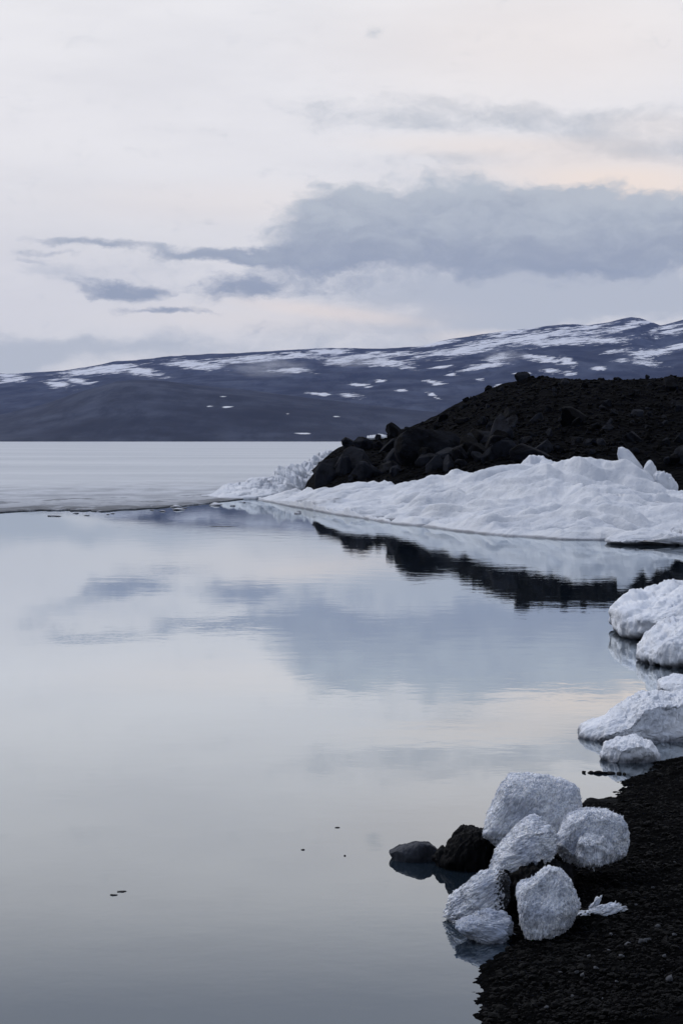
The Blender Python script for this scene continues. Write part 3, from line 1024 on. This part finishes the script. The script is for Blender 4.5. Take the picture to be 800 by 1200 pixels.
# ------------------------------------------------------------------ lumps of ice and snow
def radial(outline, centre):
    a = np.array(outline, float) - np.array(centre, float)
    a[:, 1] *= -1                                    # photo rows run downwards
    th = np.linspace(-math.pi, math.pi, 361)
    rr = np.zeros(361)
    n = len(a)
    for i, t in enumerate(th):
        d = np.array([math.cos(t), math.sin(t)])
        best = 0
        for k in range(n):
            p, q = a[k], a[(k + 1) % n]
            e = q - p
            den = d[0] * e[1] - d[1] * e[0]
            if abs(den) < 1e-9:
                continue
            s = (p[0] * e[1] - p[1] * e[0]) / den
            w = (p[0] * d[1] - p[1] * d[0]) / den
            if s > 0 and -1e-6 <= w <= 1 + 1e-6:
                best = max(best, s)
        rr[i] = best
    ker = np.array([1, 2, 3, 4, 3, 2, 1.]) / 16
    sm = np.convolve(np.concatenate([rr[-7:-1], rr, rr[1:7]]), ker, 'same')[6:-6]
    return th, sm


def lump(name, outline, y, depth, mat, label, cat, group=None, axis=(0, 0, 1), level=6, e=0.62, cell=0.0065, jag=0.008, groove=0.0021, bulge=0.03,
         lean=0.0, dirt=None, parent=None, squash_tip=0.0, fan=0.0, seed=0, streak=0.7, needles=0, facets=0):
    """an ice block given by its profile, real distance and thickness; crystals run along `axis`"""
    o2 = np.array(outline, float)
    cx, cy = (o2[:, 0].min() + o2[:, 0].max()) / 2, (o2[:, 1].min() + o2[:, 1].max()) / 2
    C = W(cx, cy, y=y)
    sc = y / FOC
    th, rr = radial(outline, (cx, cy))
    n, f = ico(level)
    ang = np.arctan2(n[:, 2], n[:, 0])
    r = np.interp(ang, th, rr) * sc
    rho = np.hypot(n[:, 0], n[:, 2])
    pr = np.sin(np.arcsin(np.clip(rho, 0, 1))) ** e
    dy = np.sign(n[:, 1]) * np.abs(n[:, 1]) ** e * depth
    v = np.stack([r * np.cos(ang) * pr, dy, r * np.sin(ang) * pr], 1)
    v[:, 1] += lean * v[:, 2]
    if facets:
        rf = np.random.default_rng(500 + seed)
        lo0, hi0 = v.min(0), v.max(0)
        for _ in range(facets):
            m_ = rf.normal(size=3) * np.array([0.62, 1.1, 0.7])
            m_ /= np.linalg.norm(m_)
            hd = v @ m_
            lim = hd.max() * rf.uniform(0.66, 0.90)
            ex = np.maximum(hd - lim, 0)
            v = v - m_[None, :] * (ex * 0.92)[:, None]
        lo1, hi1 = v.min(0), v.max(0)
        v = lo0 + (v - lo1) * (hi0 - lo0) / (hi1 - lo1)
    nm = vnormals(v, f)
    S = float(np.abs(o2 - [cx, cy]).max() * sc)
    v = v + nm * (bulge * fbm(v / (S * 0.55) + seed, 4, 91 + seed))[:, None]
    nm = vnormals(v, f)
    ax = np.array(axis, float)
    ax /= np.linalg.norm(ax)
    e1 = np.cross(ax, (0.3, 1, 0.2))
    e1 /= np.linalg.norm(e1)
    e2 = np.cross(ax, e1)
    q1, q2, ql = v @ e1, v @ e2, v @ ax
    if fan:
        k = 1 + fan * (ql / S)
        q1, q2 = q1 / k, q2 / k
    wob = 0.25 * cell * fbm(v / (cell * 6), 2, 7 + seed)
    q = np.stack([(q1 + wob) / cell, (q2 - wob) / cell], 1)
    d1, d2, rid = cells(q, 5 + seed)
    b1, b2, rid3 = cells(q * 0.28, 15 + seed)
    edge = np.exp(-((d2 - d1) / 0.16) ** 2)
    edge3 = np.exp(-((b2 - b1) / 0.10) ** 2)
    al = nm @ ax
    side = np.sqrt(np.maximum(0, 1 - al * al))
    pf = np.stack([q1 / cell, q2 / cell, ql / (cell * 4.5)], 1) + 0.2 * fbm(v / (cell * 3), 2, 3 + seed)[:, None]
    g1, g2, gid = cells(np.stack([pf[:, 0] + 0.37 * pf[:, 1], pf[:, 2] - 0.41 * pf[:, 1]], 1), 25 + seed)
    grain = fbm(pf, 3, 33 + seed, 0.6)
    out = streak * (-groove * edge * 0.8 - groove * 1.3 * edge3 * side + groove * (rid - 0.5) * 1.2 + groove * 1.2 * (rid3 - 0.5))
    out = out + groove * (1.3 * (gid - 0.5) - 0.7 * np.exp(-((g2 - g1) / 0.2) ** 2) + 1.2 * grain)
    out = out + groove * 2.2 * fbm(v / (cell * 5), 3, 37 + seed)
    v = v + nm * out[:, None] + ax[None, :] * (np.sign(al) * np.abs(al) ** 0.6 * (jag * (rid - 0.5) + jag * 0.8 * (rid3 - 0.5)))[:, None]
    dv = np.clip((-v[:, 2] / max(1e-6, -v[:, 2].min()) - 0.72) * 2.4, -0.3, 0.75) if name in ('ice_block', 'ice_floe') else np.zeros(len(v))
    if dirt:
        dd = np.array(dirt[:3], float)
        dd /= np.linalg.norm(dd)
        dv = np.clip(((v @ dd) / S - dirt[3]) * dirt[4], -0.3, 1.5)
    nbase = len(f)
    if needles:
        r_ = np.random.default_rng(900 + seed)
        idx = r_.choice(len(v), needles, replace=False)
        d_ = np.sign(al[idx])[:, None] * ax + 0.55 * nm[idx] + r_.normal(0, 0.22, (needles, 3))
        d_ /= np.linalg.norm(d_, axis=1)[:, None]
        ln = cell * (0.6 + 4.5 * r_.uniform(0, 1, needles) ** 3)
        wd = cell * r_.uniform(0.12, 0.34, needles)
        u_ = np.cross(d_, r_.normal(size=(needles, 3)))
        u_ /= np.linalg.norm(u_, axis=1)[:, None]
        w_ = np.cross(d_, u_)
        p0 = v[idx] - d_ * (ln * 0.75)[:, None]
        p1 = v[idx] + d_ * (ln * 0.30)[:, None]
        V = np.stack([p0 + wd[:, None] * u_, p0 + wd[:, None] * w_, p0 - wd[:, None] * u_, p0 - wd[:, None] * w_,
                      p1 + wd[:, None] * u_ + d_ * wd[:, None], p1 + wd[:, None] * w_, p1 - wd[:, None] * u_ - d_ * wd[:, None], p1 - wd[:, None] * w_], 1)
        T = np.array([(0, 1, 5), (0, 5, 4), (1, 2, 6), (1, 6, 5), (2, 3, 7), (2, 7, 6), (3, 0, 4), (3, 4, 7), (4, 5, 6), (4, 6, 7)])
        F2 = (T[None] + (np.arange(needles) * 8)[:, None, None]).reshape(-1, 3) + len(v)
        v = np.concatenate([v, V.reshape(-1, 3)])
        f = np.concatenate([f, F2])
        rep8 = np.repeat(idx, 8)
        q1, q2, ql, dv = (np.concatenate([x, x[rep8]]) for x in (q1, q2, ql, dv))
    obj = mesh_obj(name, v, f, mat, parent=parent, loc=C, attrs={'fib': np.stack([q1, q2, ql], 1), 'dirt': dv})
    if needles:
        sm_ = np.ones(len(f), bool)
        sm_[nbase:] = False
        if len(obj.data.polygons) == len(sm_):
            obj.data.polygons.foreach_set('use_smooth', sm_)
    if label:
        tag(obj, label, cat, group)
    return obj


CH = "candled ice blocks stranded at the water edge"
# back block
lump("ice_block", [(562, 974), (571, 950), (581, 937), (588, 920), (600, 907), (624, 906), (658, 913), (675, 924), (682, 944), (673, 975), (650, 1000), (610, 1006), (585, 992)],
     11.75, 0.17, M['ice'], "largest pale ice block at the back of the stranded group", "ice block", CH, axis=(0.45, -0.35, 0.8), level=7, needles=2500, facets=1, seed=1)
# right block with its lobe
lump("ice_block", [(651, 1000), (652, 980), (664, 957), (684, 948), (712, 949), (730, 957), (736, 974), (731, 998), (712, 1012), (690, 1019), (668, 1016)],
     11.15, 0.15, M['ice'], "rounded ice block at the right of the group resting on black gravel", "ice block", CH, axis=(0.15, -0.65, 0.75), level=7, needles=2250, facets=3, seed=2)
lump("ice_block", [(675, 1001), (678, 984), (690, 975), (706, 978), (717, 993), (712, 1010), (695, 1017), (680, 1014)],
     10.98, 0.07, M['ice'], "small rounded ice lump leaning on the front of the right block", "ice block", CH, axis=(0, -0.3, 1), level=6, cell=0.008, needles=800, facets=5, seed=3)
# centre block, crystals lying to the right
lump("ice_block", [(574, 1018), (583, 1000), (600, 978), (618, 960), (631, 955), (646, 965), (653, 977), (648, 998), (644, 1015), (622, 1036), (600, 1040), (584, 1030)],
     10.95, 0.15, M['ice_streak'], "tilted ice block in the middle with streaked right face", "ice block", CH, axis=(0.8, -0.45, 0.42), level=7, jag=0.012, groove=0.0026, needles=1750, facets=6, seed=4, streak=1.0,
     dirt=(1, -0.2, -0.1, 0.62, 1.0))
# left block fanning out over the water
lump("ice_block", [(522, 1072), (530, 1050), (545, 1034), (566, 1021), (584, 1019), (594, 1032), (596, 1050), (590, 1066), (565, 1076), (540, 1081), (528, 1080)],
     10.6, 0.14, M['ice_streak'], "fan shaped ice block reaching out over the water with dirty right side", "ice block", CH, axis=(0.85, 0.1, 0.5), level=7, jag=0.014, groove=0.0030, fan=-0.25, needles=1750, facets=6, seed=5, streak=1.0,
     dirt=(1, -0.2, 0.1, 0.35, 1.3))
lump("ice_block", [(531, 1084), (545, 1077), (575, 1070), (594, 1074), (601, 1090), (598, 1101), (575, 1103), (550, 1097)],
     10.2, 0.12, M['ice_shaded'], "wet ice slab painted in shade under the fan shaped block", "ice block", CH, axis=(0.8, 0.1, -0.15), level=6, jag=0.012, groove=0.0030, needles=500, facets=5, seed=6, streak=1.0)
# front block
lump("ice_block", [(606, 1048), (612, 1038), (626, 1030), (640, 1018), (655, 1016), (668, 1028), (674, 1045), (677, 1062), (668, 1078), (658, 1092), (640, 1104), (622, 1113), (614, 1100), (609, 1078)],
     10.2, 0.14, M['ice'], "tall rounded ice block at the front tapering to its foot", "ice block", CH, axis=(0.12, -0.5, 0.85), level=7, jag=0.010, needles=2500, facets=4, seed=7)
# clear shards on the gravel
lump("ice_shard", [(672, 1083), (676, 1074), (690, 1066), (708, 1061), (722, 1058), (729, 1063), (727, 1072), (712, 1079), (692, 1085), (678, 1088)],
     10.35, 0.05, M['ice_clear'], "flat clear ice shard lying on black gravel beside the front block", "ice shard", None, axis=(1, 0.1, 0.3), level=6, cell=0.008, jag=0.03, groove=0.005, needles=350, seed=8, streak=1.0,
 bulge=0.008)
lump("ice_shard", [(682, 1076), (689, 1064), (698, 1052), (704, 1050), (703, 1056), (696, 1068), (690, 1076)],
     10.40, 0.02, M['ice_clear'], "thin upright ice sliver standing behind the flat shard", "ice shard", None, axis=(0.5, 0, 0.8), level=5, cell=0.008, jag=0.01, groove=0.004, needles=50, seed=9, streak=1.0,
 bulge=0.004)
lump("ice_shard", [(567, 1108), (580, 1105), (598, 1106), (600, 1111), (585, 1113), (570, 1112)],
     10.15, 0.03, M['ice_clear'], "thin ice splinter lying at the water line under the front block", "ice shard", None, axis=(1, 0, 0), level=5, cell=0.01, jag=0.01, groove=0.004, seed=10, streak=1.0,
 bulge=0.003)
# dirty gravel heap the blocks rest on
lump("gravel_heap", [(566, 1040), (590, 1018), (620, 1010), (650, 1012), (670, 1025), (668, 1060), (640, 1095), (612, 1112), (596, 1108), (588, 1085), (575, 1070)],
     10.85, 0.30, M['black_rock'], "black gravel heap wedged between the stranded ice blocks", "gravel heap", None, axis=(0, 0, 1), level=6, cell=0.03, jag=0.03, groove=0.012, bulge=0.03, seed=11)

FL = "snow covered ice floes grounded along the right shore"
lump("ice_floe", [(717, 716), (724, 708), (745, 699), (770, 694), (800, 692), (860, 690), (900, 705), (900, 752), (840, 752), (800, 755), (765, 748), (738, 741), (720, 738)],
     26.6, 1.5, M['snow_near'], "broad rough floe farthest up the right shore below the hill reflection", "ice floe", FL, axis=(0, 0, 1), level=7, e=0.6, cell=0.05, jag=0.02, groove=0.012, bulge=0.20, facets=0, seed=12)
lump("ice_floe", [(747, 770), (750, 757), (762, 744), (780, 733), (800, 727), (850, 725), (890, 740), (890, 782), (800, 783), (765, 780), (750, 777)],
     23.2, 0.9, M['snow_near'], "rounded floe overlapping the front of the broad rough floe", "ice floe", FL, axis=(0, 0, 1), level=7, e=0.7, cell=0.045, jag=0.02, groove=0.011, bulge=0.10, facets=2, seed=13)
lump("ice_floe", [(769, 808), (771, 799), (785, 794), (820, 793), (860, 798), (870, 830), (800, 835), (772, 822)],
     19.4, 0.5, M['snow_near'], "small block shaped floe peeking out behind the long low floe", "ice floe", FL, axis=(0, 0, 1), level=6, e=0.6, cell=0.04, jag=0.015, groove=0.009, bulge=0.05, facets=6, seed=14)
lump("ice_floe", [(676, 861), (680, 853), (693, 846), (712, 838), (732, 822), (755, 814), (800, 815), (860, 818), (880, 850), (860, 880), (800, 882), (772, 877), (745, 868), (712, 864), (690, 866)],
     17.4, 0.55, M['snow_near'], "long floe tapering to a low tip over the water", "ice floe", FL, axis=(0.1, -0.2, 1), level=7, e=0.7, cell=0.03, jag=0.018, groove=0.009, bulge=0.065, facets=4, seed=15)
lump("ice_floe", [(703, 884), (708, 874), (725, 867), (745, 864), (760, 868), (770, 880), (772, 891), (750, 896), (722, 895), (708, 891)],
     16.0, 0.24, M['snow_near'], "smallest floe in front, like a low loaf in the shallows", "ice floe", FL, axis=(0, -0.1, 1), level=6, e=0.75, cell=0.022, jag=0.012, groove=0.006, bulge=0.03, facets=4, seed=16)
# low floe in front of the snow bank
lump("ice_floe", [(706, 632), (720, 628), (750, 625), (800, 622), (880, 622), (890, 637), (800, 639), (760, 638), (712, 638)],
     49.6, 1.1, M['snow'], "low flat floe tip jutting from the foot of the snow bank", "ice floe", None, axis=(0, 0, 1), level=6, e=0.6, cell=0.2, jag=0.05, groove=0.03, bulge=0.06, seed=17)
# slabs at the bank's right shoulder
lump("ice_slab", [(721, 530), (724, 524), (731, 523), (737, 527), (752, 546), (756, 566), (742, 566), (726, 542)],
     65.5, 0.35, M['snow'], "tilted smooth ice slab standing up from the snow bank crest", "ice slab", None, axis=(0.5, 0, -0.6), level=5, e=0.45, cell=0.3, jag=0.02, groove=0.01, bulge=0.03, facets=6, seed=18)
lump("ice_slab", [(753, 549), (758, 541), (762, 540), (767, 547), (768, 556), (766, 570), (755, 568)],
     65.0, 0.22, M['snow'], "small pointed ice chunk just right of the tilted slab", "ice chunk", None, axis=(0, 0, 1), level=5, cell=0.2, jag=0.03, groove=0.02, bulge=0.03, seed=19)
lump("ice_slab", [(765, 556), (769, 552), (777, 553), (786, 558), (793, 570), (792, 584), (776, 584), (766, 568)],
     64.0, 0.3, M['snow'], "lumpy ice chunk lowest of the three beside the dark boulder", "ice chunk", None, axis=(0, 0, 1), level=5, cell=0.2, jag=0.04, groove=0.03, bulge=0.05, seed=20)


# ------------------------------------------------------------------ rocks, stones and drift at the water edge
def rock_at(px, py, y, size, mat, name, label, cat, seed, group=None, rot=0.0, cuts=12, rough=0.05, level=5, smooth=True):
    o = rock_mesh(name, seed, mat, level, cuts, rough, smooth=smooth)
    o.location = tuple(W(px, py, y=y))
    o.scale = size
    o.rotation_euler = (0, 0, rot)
    tag(o, label, cat, group)
    return o


lump("rock", [(514, 1006), (522, 988), (533, 975), (549, 968), (570, 970), (586, 985), (592, 1005), (578, 1024), (545, 1027), (528, 1020)],
     11.95, 0.17, M['black_rock'], "black lumpy rock in the shallows left of the ice blocks", "rock", None, level=6, e=0.7, cell=0.03, jag=0.012, groove=0.007, bulge=0.03, facets=2, seed=21)
lump("rock", [(506, 1004), (514, 995), (526, 990), (536, 992), (540, 1010), (528, 1024), (512, 1020)],
     12.0, 0.09, M['black_rock'], "low black rock between the grey stone and the lumpy rock", "rock", None, level=5, e=0.7, cell=0.03, jag=0.01, groove=0.006, bulge=0.015, facets=6, seed=22)
lump("rock", [(456, 999), (463, 995), (474, 990), (490, 986), (504, 988), (513, 995), (512, 1014), (490, 1022), (464, 1016)],
     12.15, 0.10, M['grey_rock'], "low grey wet slab farthest out in the water left of the black rocks", "rock", None, level=6, e=0.55, cell=0.03, jag=0.003, groove=0.0025, bulge=0.012, facets=7, seed=23)
rock_at(713, 946, 14.0, (0.16, 0.13, 0.075), M['black_rock'], "rock", "low black mound behind the right ice block at the shore", "rock", 205, rough=0.2, cuts=8)
for i, (px, w) in enumerate(((684, 3), (692, 5), (699, 8), (708, 7), (715, 6), (724, 4), (731, 3))):
    y = W(px, 905.5 + 0.3 * i)[1]
    rock_at(px, 905 + 0.3 * i, y, (0.85 * w * y / FOC, 0.04, 0.012 + 0.0008 * w), M['black_rock'], "stone", "small black stone in a row breaking the water near the smallest floe", "stone", 220 + i,
            "row of black stones near the smallest floe", level=3)

# floating scraps
def twig(px, py, length, rot, label):
    y = W(px, py)[1]
    n, f = ico(3)
    v = n * np.array([length, length * 0.45, 0.0035]) * (1 + 0.8 * fbm(n * 2.2 + px, 3, int(px))[:, None])
    o = mesh_obj("drift_scrap", v, f, M['twig'], loc=tuple(W(px, py) + np.array([0, 0, 0.002])))
    o.rotation_euler = (0, 0, rot)
    tag(o, label, "drift scrap", "dark scraps afloat on the calm water")


twig(143, 1045, 0.026, 0.3, "ragged dark scrap afloat at lower left beside a flatter one")
twig(133, 1049, 0.020, -0.1, "flat dark scrap afloat lowest and farthest left on the lake")
twig(355, 996, 0.012, 0.0, "single dark speck afloat in the middle of the calm water")
twig(395, 970, 0.016, 0.2, "thin dark scrap afloat left of the flat grey stone, farthest out")
twig(404, 1003, 0.007, 0.0, "tiniest dark speck afloat left of the flat grey stone")
twig(260, 617, 0.35, 0.1, "thin dark ice scrap afloat off the edge of the lake ice")

# loose bits of ice along the edge of the lake ice
bit = rock_mesh("ice_fragment", 400, M['snow'], 3, 9, 0.1)
for i in range(24):
    px = float(rng.uniform(60, 350))
    py = float(np.interp(px, [60, 190, 240, 300, 350], [603, 595, 591.5, 589, 598])) + float(rng.uniform(-2.5, 4.5))
    q = W(px, py)
    o = bit if i == 0 else copy_obj(bit, q, (0, 0, 0), (1, 1, 1))
    o.location = (q[0], q[1], 0.01)
    k = float(rng.choice([0.03, 0.05, 0.11]))
    o.scale = (k * float(rng.uniform(1, 3.5)), k * float(rng.uniform(1, 2.5)), k * float(rng.uniform(0.3, 0.8)))
    o.rotation_euler = (0, 0, float(rng.uniform(0, 6)))
    tag(o, "small white ice fragment floating off the edge of the lake ice", "ice fragment", "loose ice fragments along the edge of the lake ice")

# beach gravel: stuff
N = 15000
px_, py_ = rng.uniform(555, 830, N), rng.uniform(880, 1230, N)
pts = np.array([W(a, b)[:2] for a, b in zip(px_, py_)])
keep = land_dist(pts) > 0.01
pts = pts[keep]
stone_field("gravel", np.column_stack([pts, ground_z(pts) + 0.002]), rng.gamma(2.2, 0.0036, len(pts)).clip(0.004, 0.026), M['gravel'],
            "loose black gravel stones on the beach", "gravel", 11)
# pale pebbles one can pick out
spots = [(750, 1103), (759, 1102), (784, 1146), (712, 1114), (722, 1150), (682, 1142), (676, 1139), (698, 1134), (735, 1106), (770, 1085), (655, 1140), (745, 1060), (790, 1095),
         (728, 1120), (670, 1168), (705, 1170), (770, 1172), (640, 1180), (790, 1010), (752, 1010), (770, 985), (765, 1040), (715, 1095), (690, 1120), (778, 1120)]
pp = rock_mesh("pebble", 300, M['pebble'], 3, 10, 0.05)
for i, (a, b) in enumerate(spots):
    q = W(a, b)
    for _ in range(3):
        q = W(a, b, z=ground_z(q[None, :2])[0] + 0.008)
    s = (0.020 if i in (1, 2) else 0.016 if i == 0 else float(rng.uniform(0.007, 0.013)))
    o = pp if i == 0 else copy_obj(pp, q, (0, 0, 0), (1, 1, 1))
    o.location = tuple(q)
    o.scale = (s * 1.2, s, s * 0.8)
    o.rotation_euler = (0, 0, float(rng.uniform(0, 6)))
    tag(o, "larger of the pale pebbles scattered on the black gravel" if i < 3 else "tiny pale pebble among black gravel on the beach", "pebble",
        "larger pale pebbles on the beach" if i < 3 else "tiny pale pebbles on the beach")

# ------------------------------------------------------------------ air
def build_haze():
    lo, hi = np.array([-9500, -300, -3.0]), np.array([9500, 11500, 950.0])
    v = np.array([[(lo, hi)[i][0], (lo, hi)[j][1], (lo, hi)[k][2]] for i in (0, 1) for j in (0, 1) for k in (0, 1)])
    f = [(0, 1, 3, 2), (4, 6, 7, 5), (0, 4, 5, 1), (2, 3, 7, 6), (0, 2, 6, 4), (1, 5, 7, 3)]
    m = bpy.data.materials.new("thin_lake_haze")
    m.use_nodes = True
    t = NT(m.node_tree)
    out = t.n('ShaderNodeOutputMaterial')
    vol = t.n('ShaderNodeVolumePrincipled')
    vol.inputs['Color'].default_value = (0.27, 0.42, 1.0, 1)
    vol.inputs['Density'].default_value = 2.55e-5
    t.put(out.inputs['Volume'], vol.outputs[0])
    o = mesh_obj("haze", v, f, m, smooth=False)
    tag(o, "thin blue haze over the lake", "haze", kind='stuff')


build_haze()


def build_mist():
    m = bpy.data.materials.new("thin_hill_mist")
    m.use_nodes = True
    t = NT(m.node_tree)
    out = t.n('ShaderNodeOutputMaterial')
    vol = t.n('ShaderNodeVolumePrincipled')
    oc = t.n('ShaderNodeTexCoord').outputs['Object']
    fall = t.smooth(t.vmath('LENGTH', oc), 0.95, 0.1)
    n = t.smooth(t.noise(oc, 2.6, 5, 0.6), 0.40, 0.70)
    vol.inputs['Color'].default_value = (0.95, 0.96, 1.0, 1)
    t.put(vol.inputs['Density'], t.math('MULTIPLY', t.math('MULTIPLY', fall, n), 0.014))
    t.put(out.inputs['Volume'], vol.outputs[0])
    n_, f = ico(4)
    for px, py, y, a, b, c, lab in ((312, 430, 6900, 190, 150, 48, "thin mist clinging to the snowy mountain left of the middle"),
                                    (590, 417, 7200, 110, 120, 34, "small wisp of mist on the snowy mountain above the rocky hill"),
                                    (415, 424, 7000, 150, 120, 26, "faint band of mist lying along the mountain in the middle")):
        o = mesh_obj("mist", n_, f, m, loc=tuple(W(px, py, y=y)))
        o.scale = (a, b, c)
        tag(o, lab, "mist", kind='stuff')


build_mist()
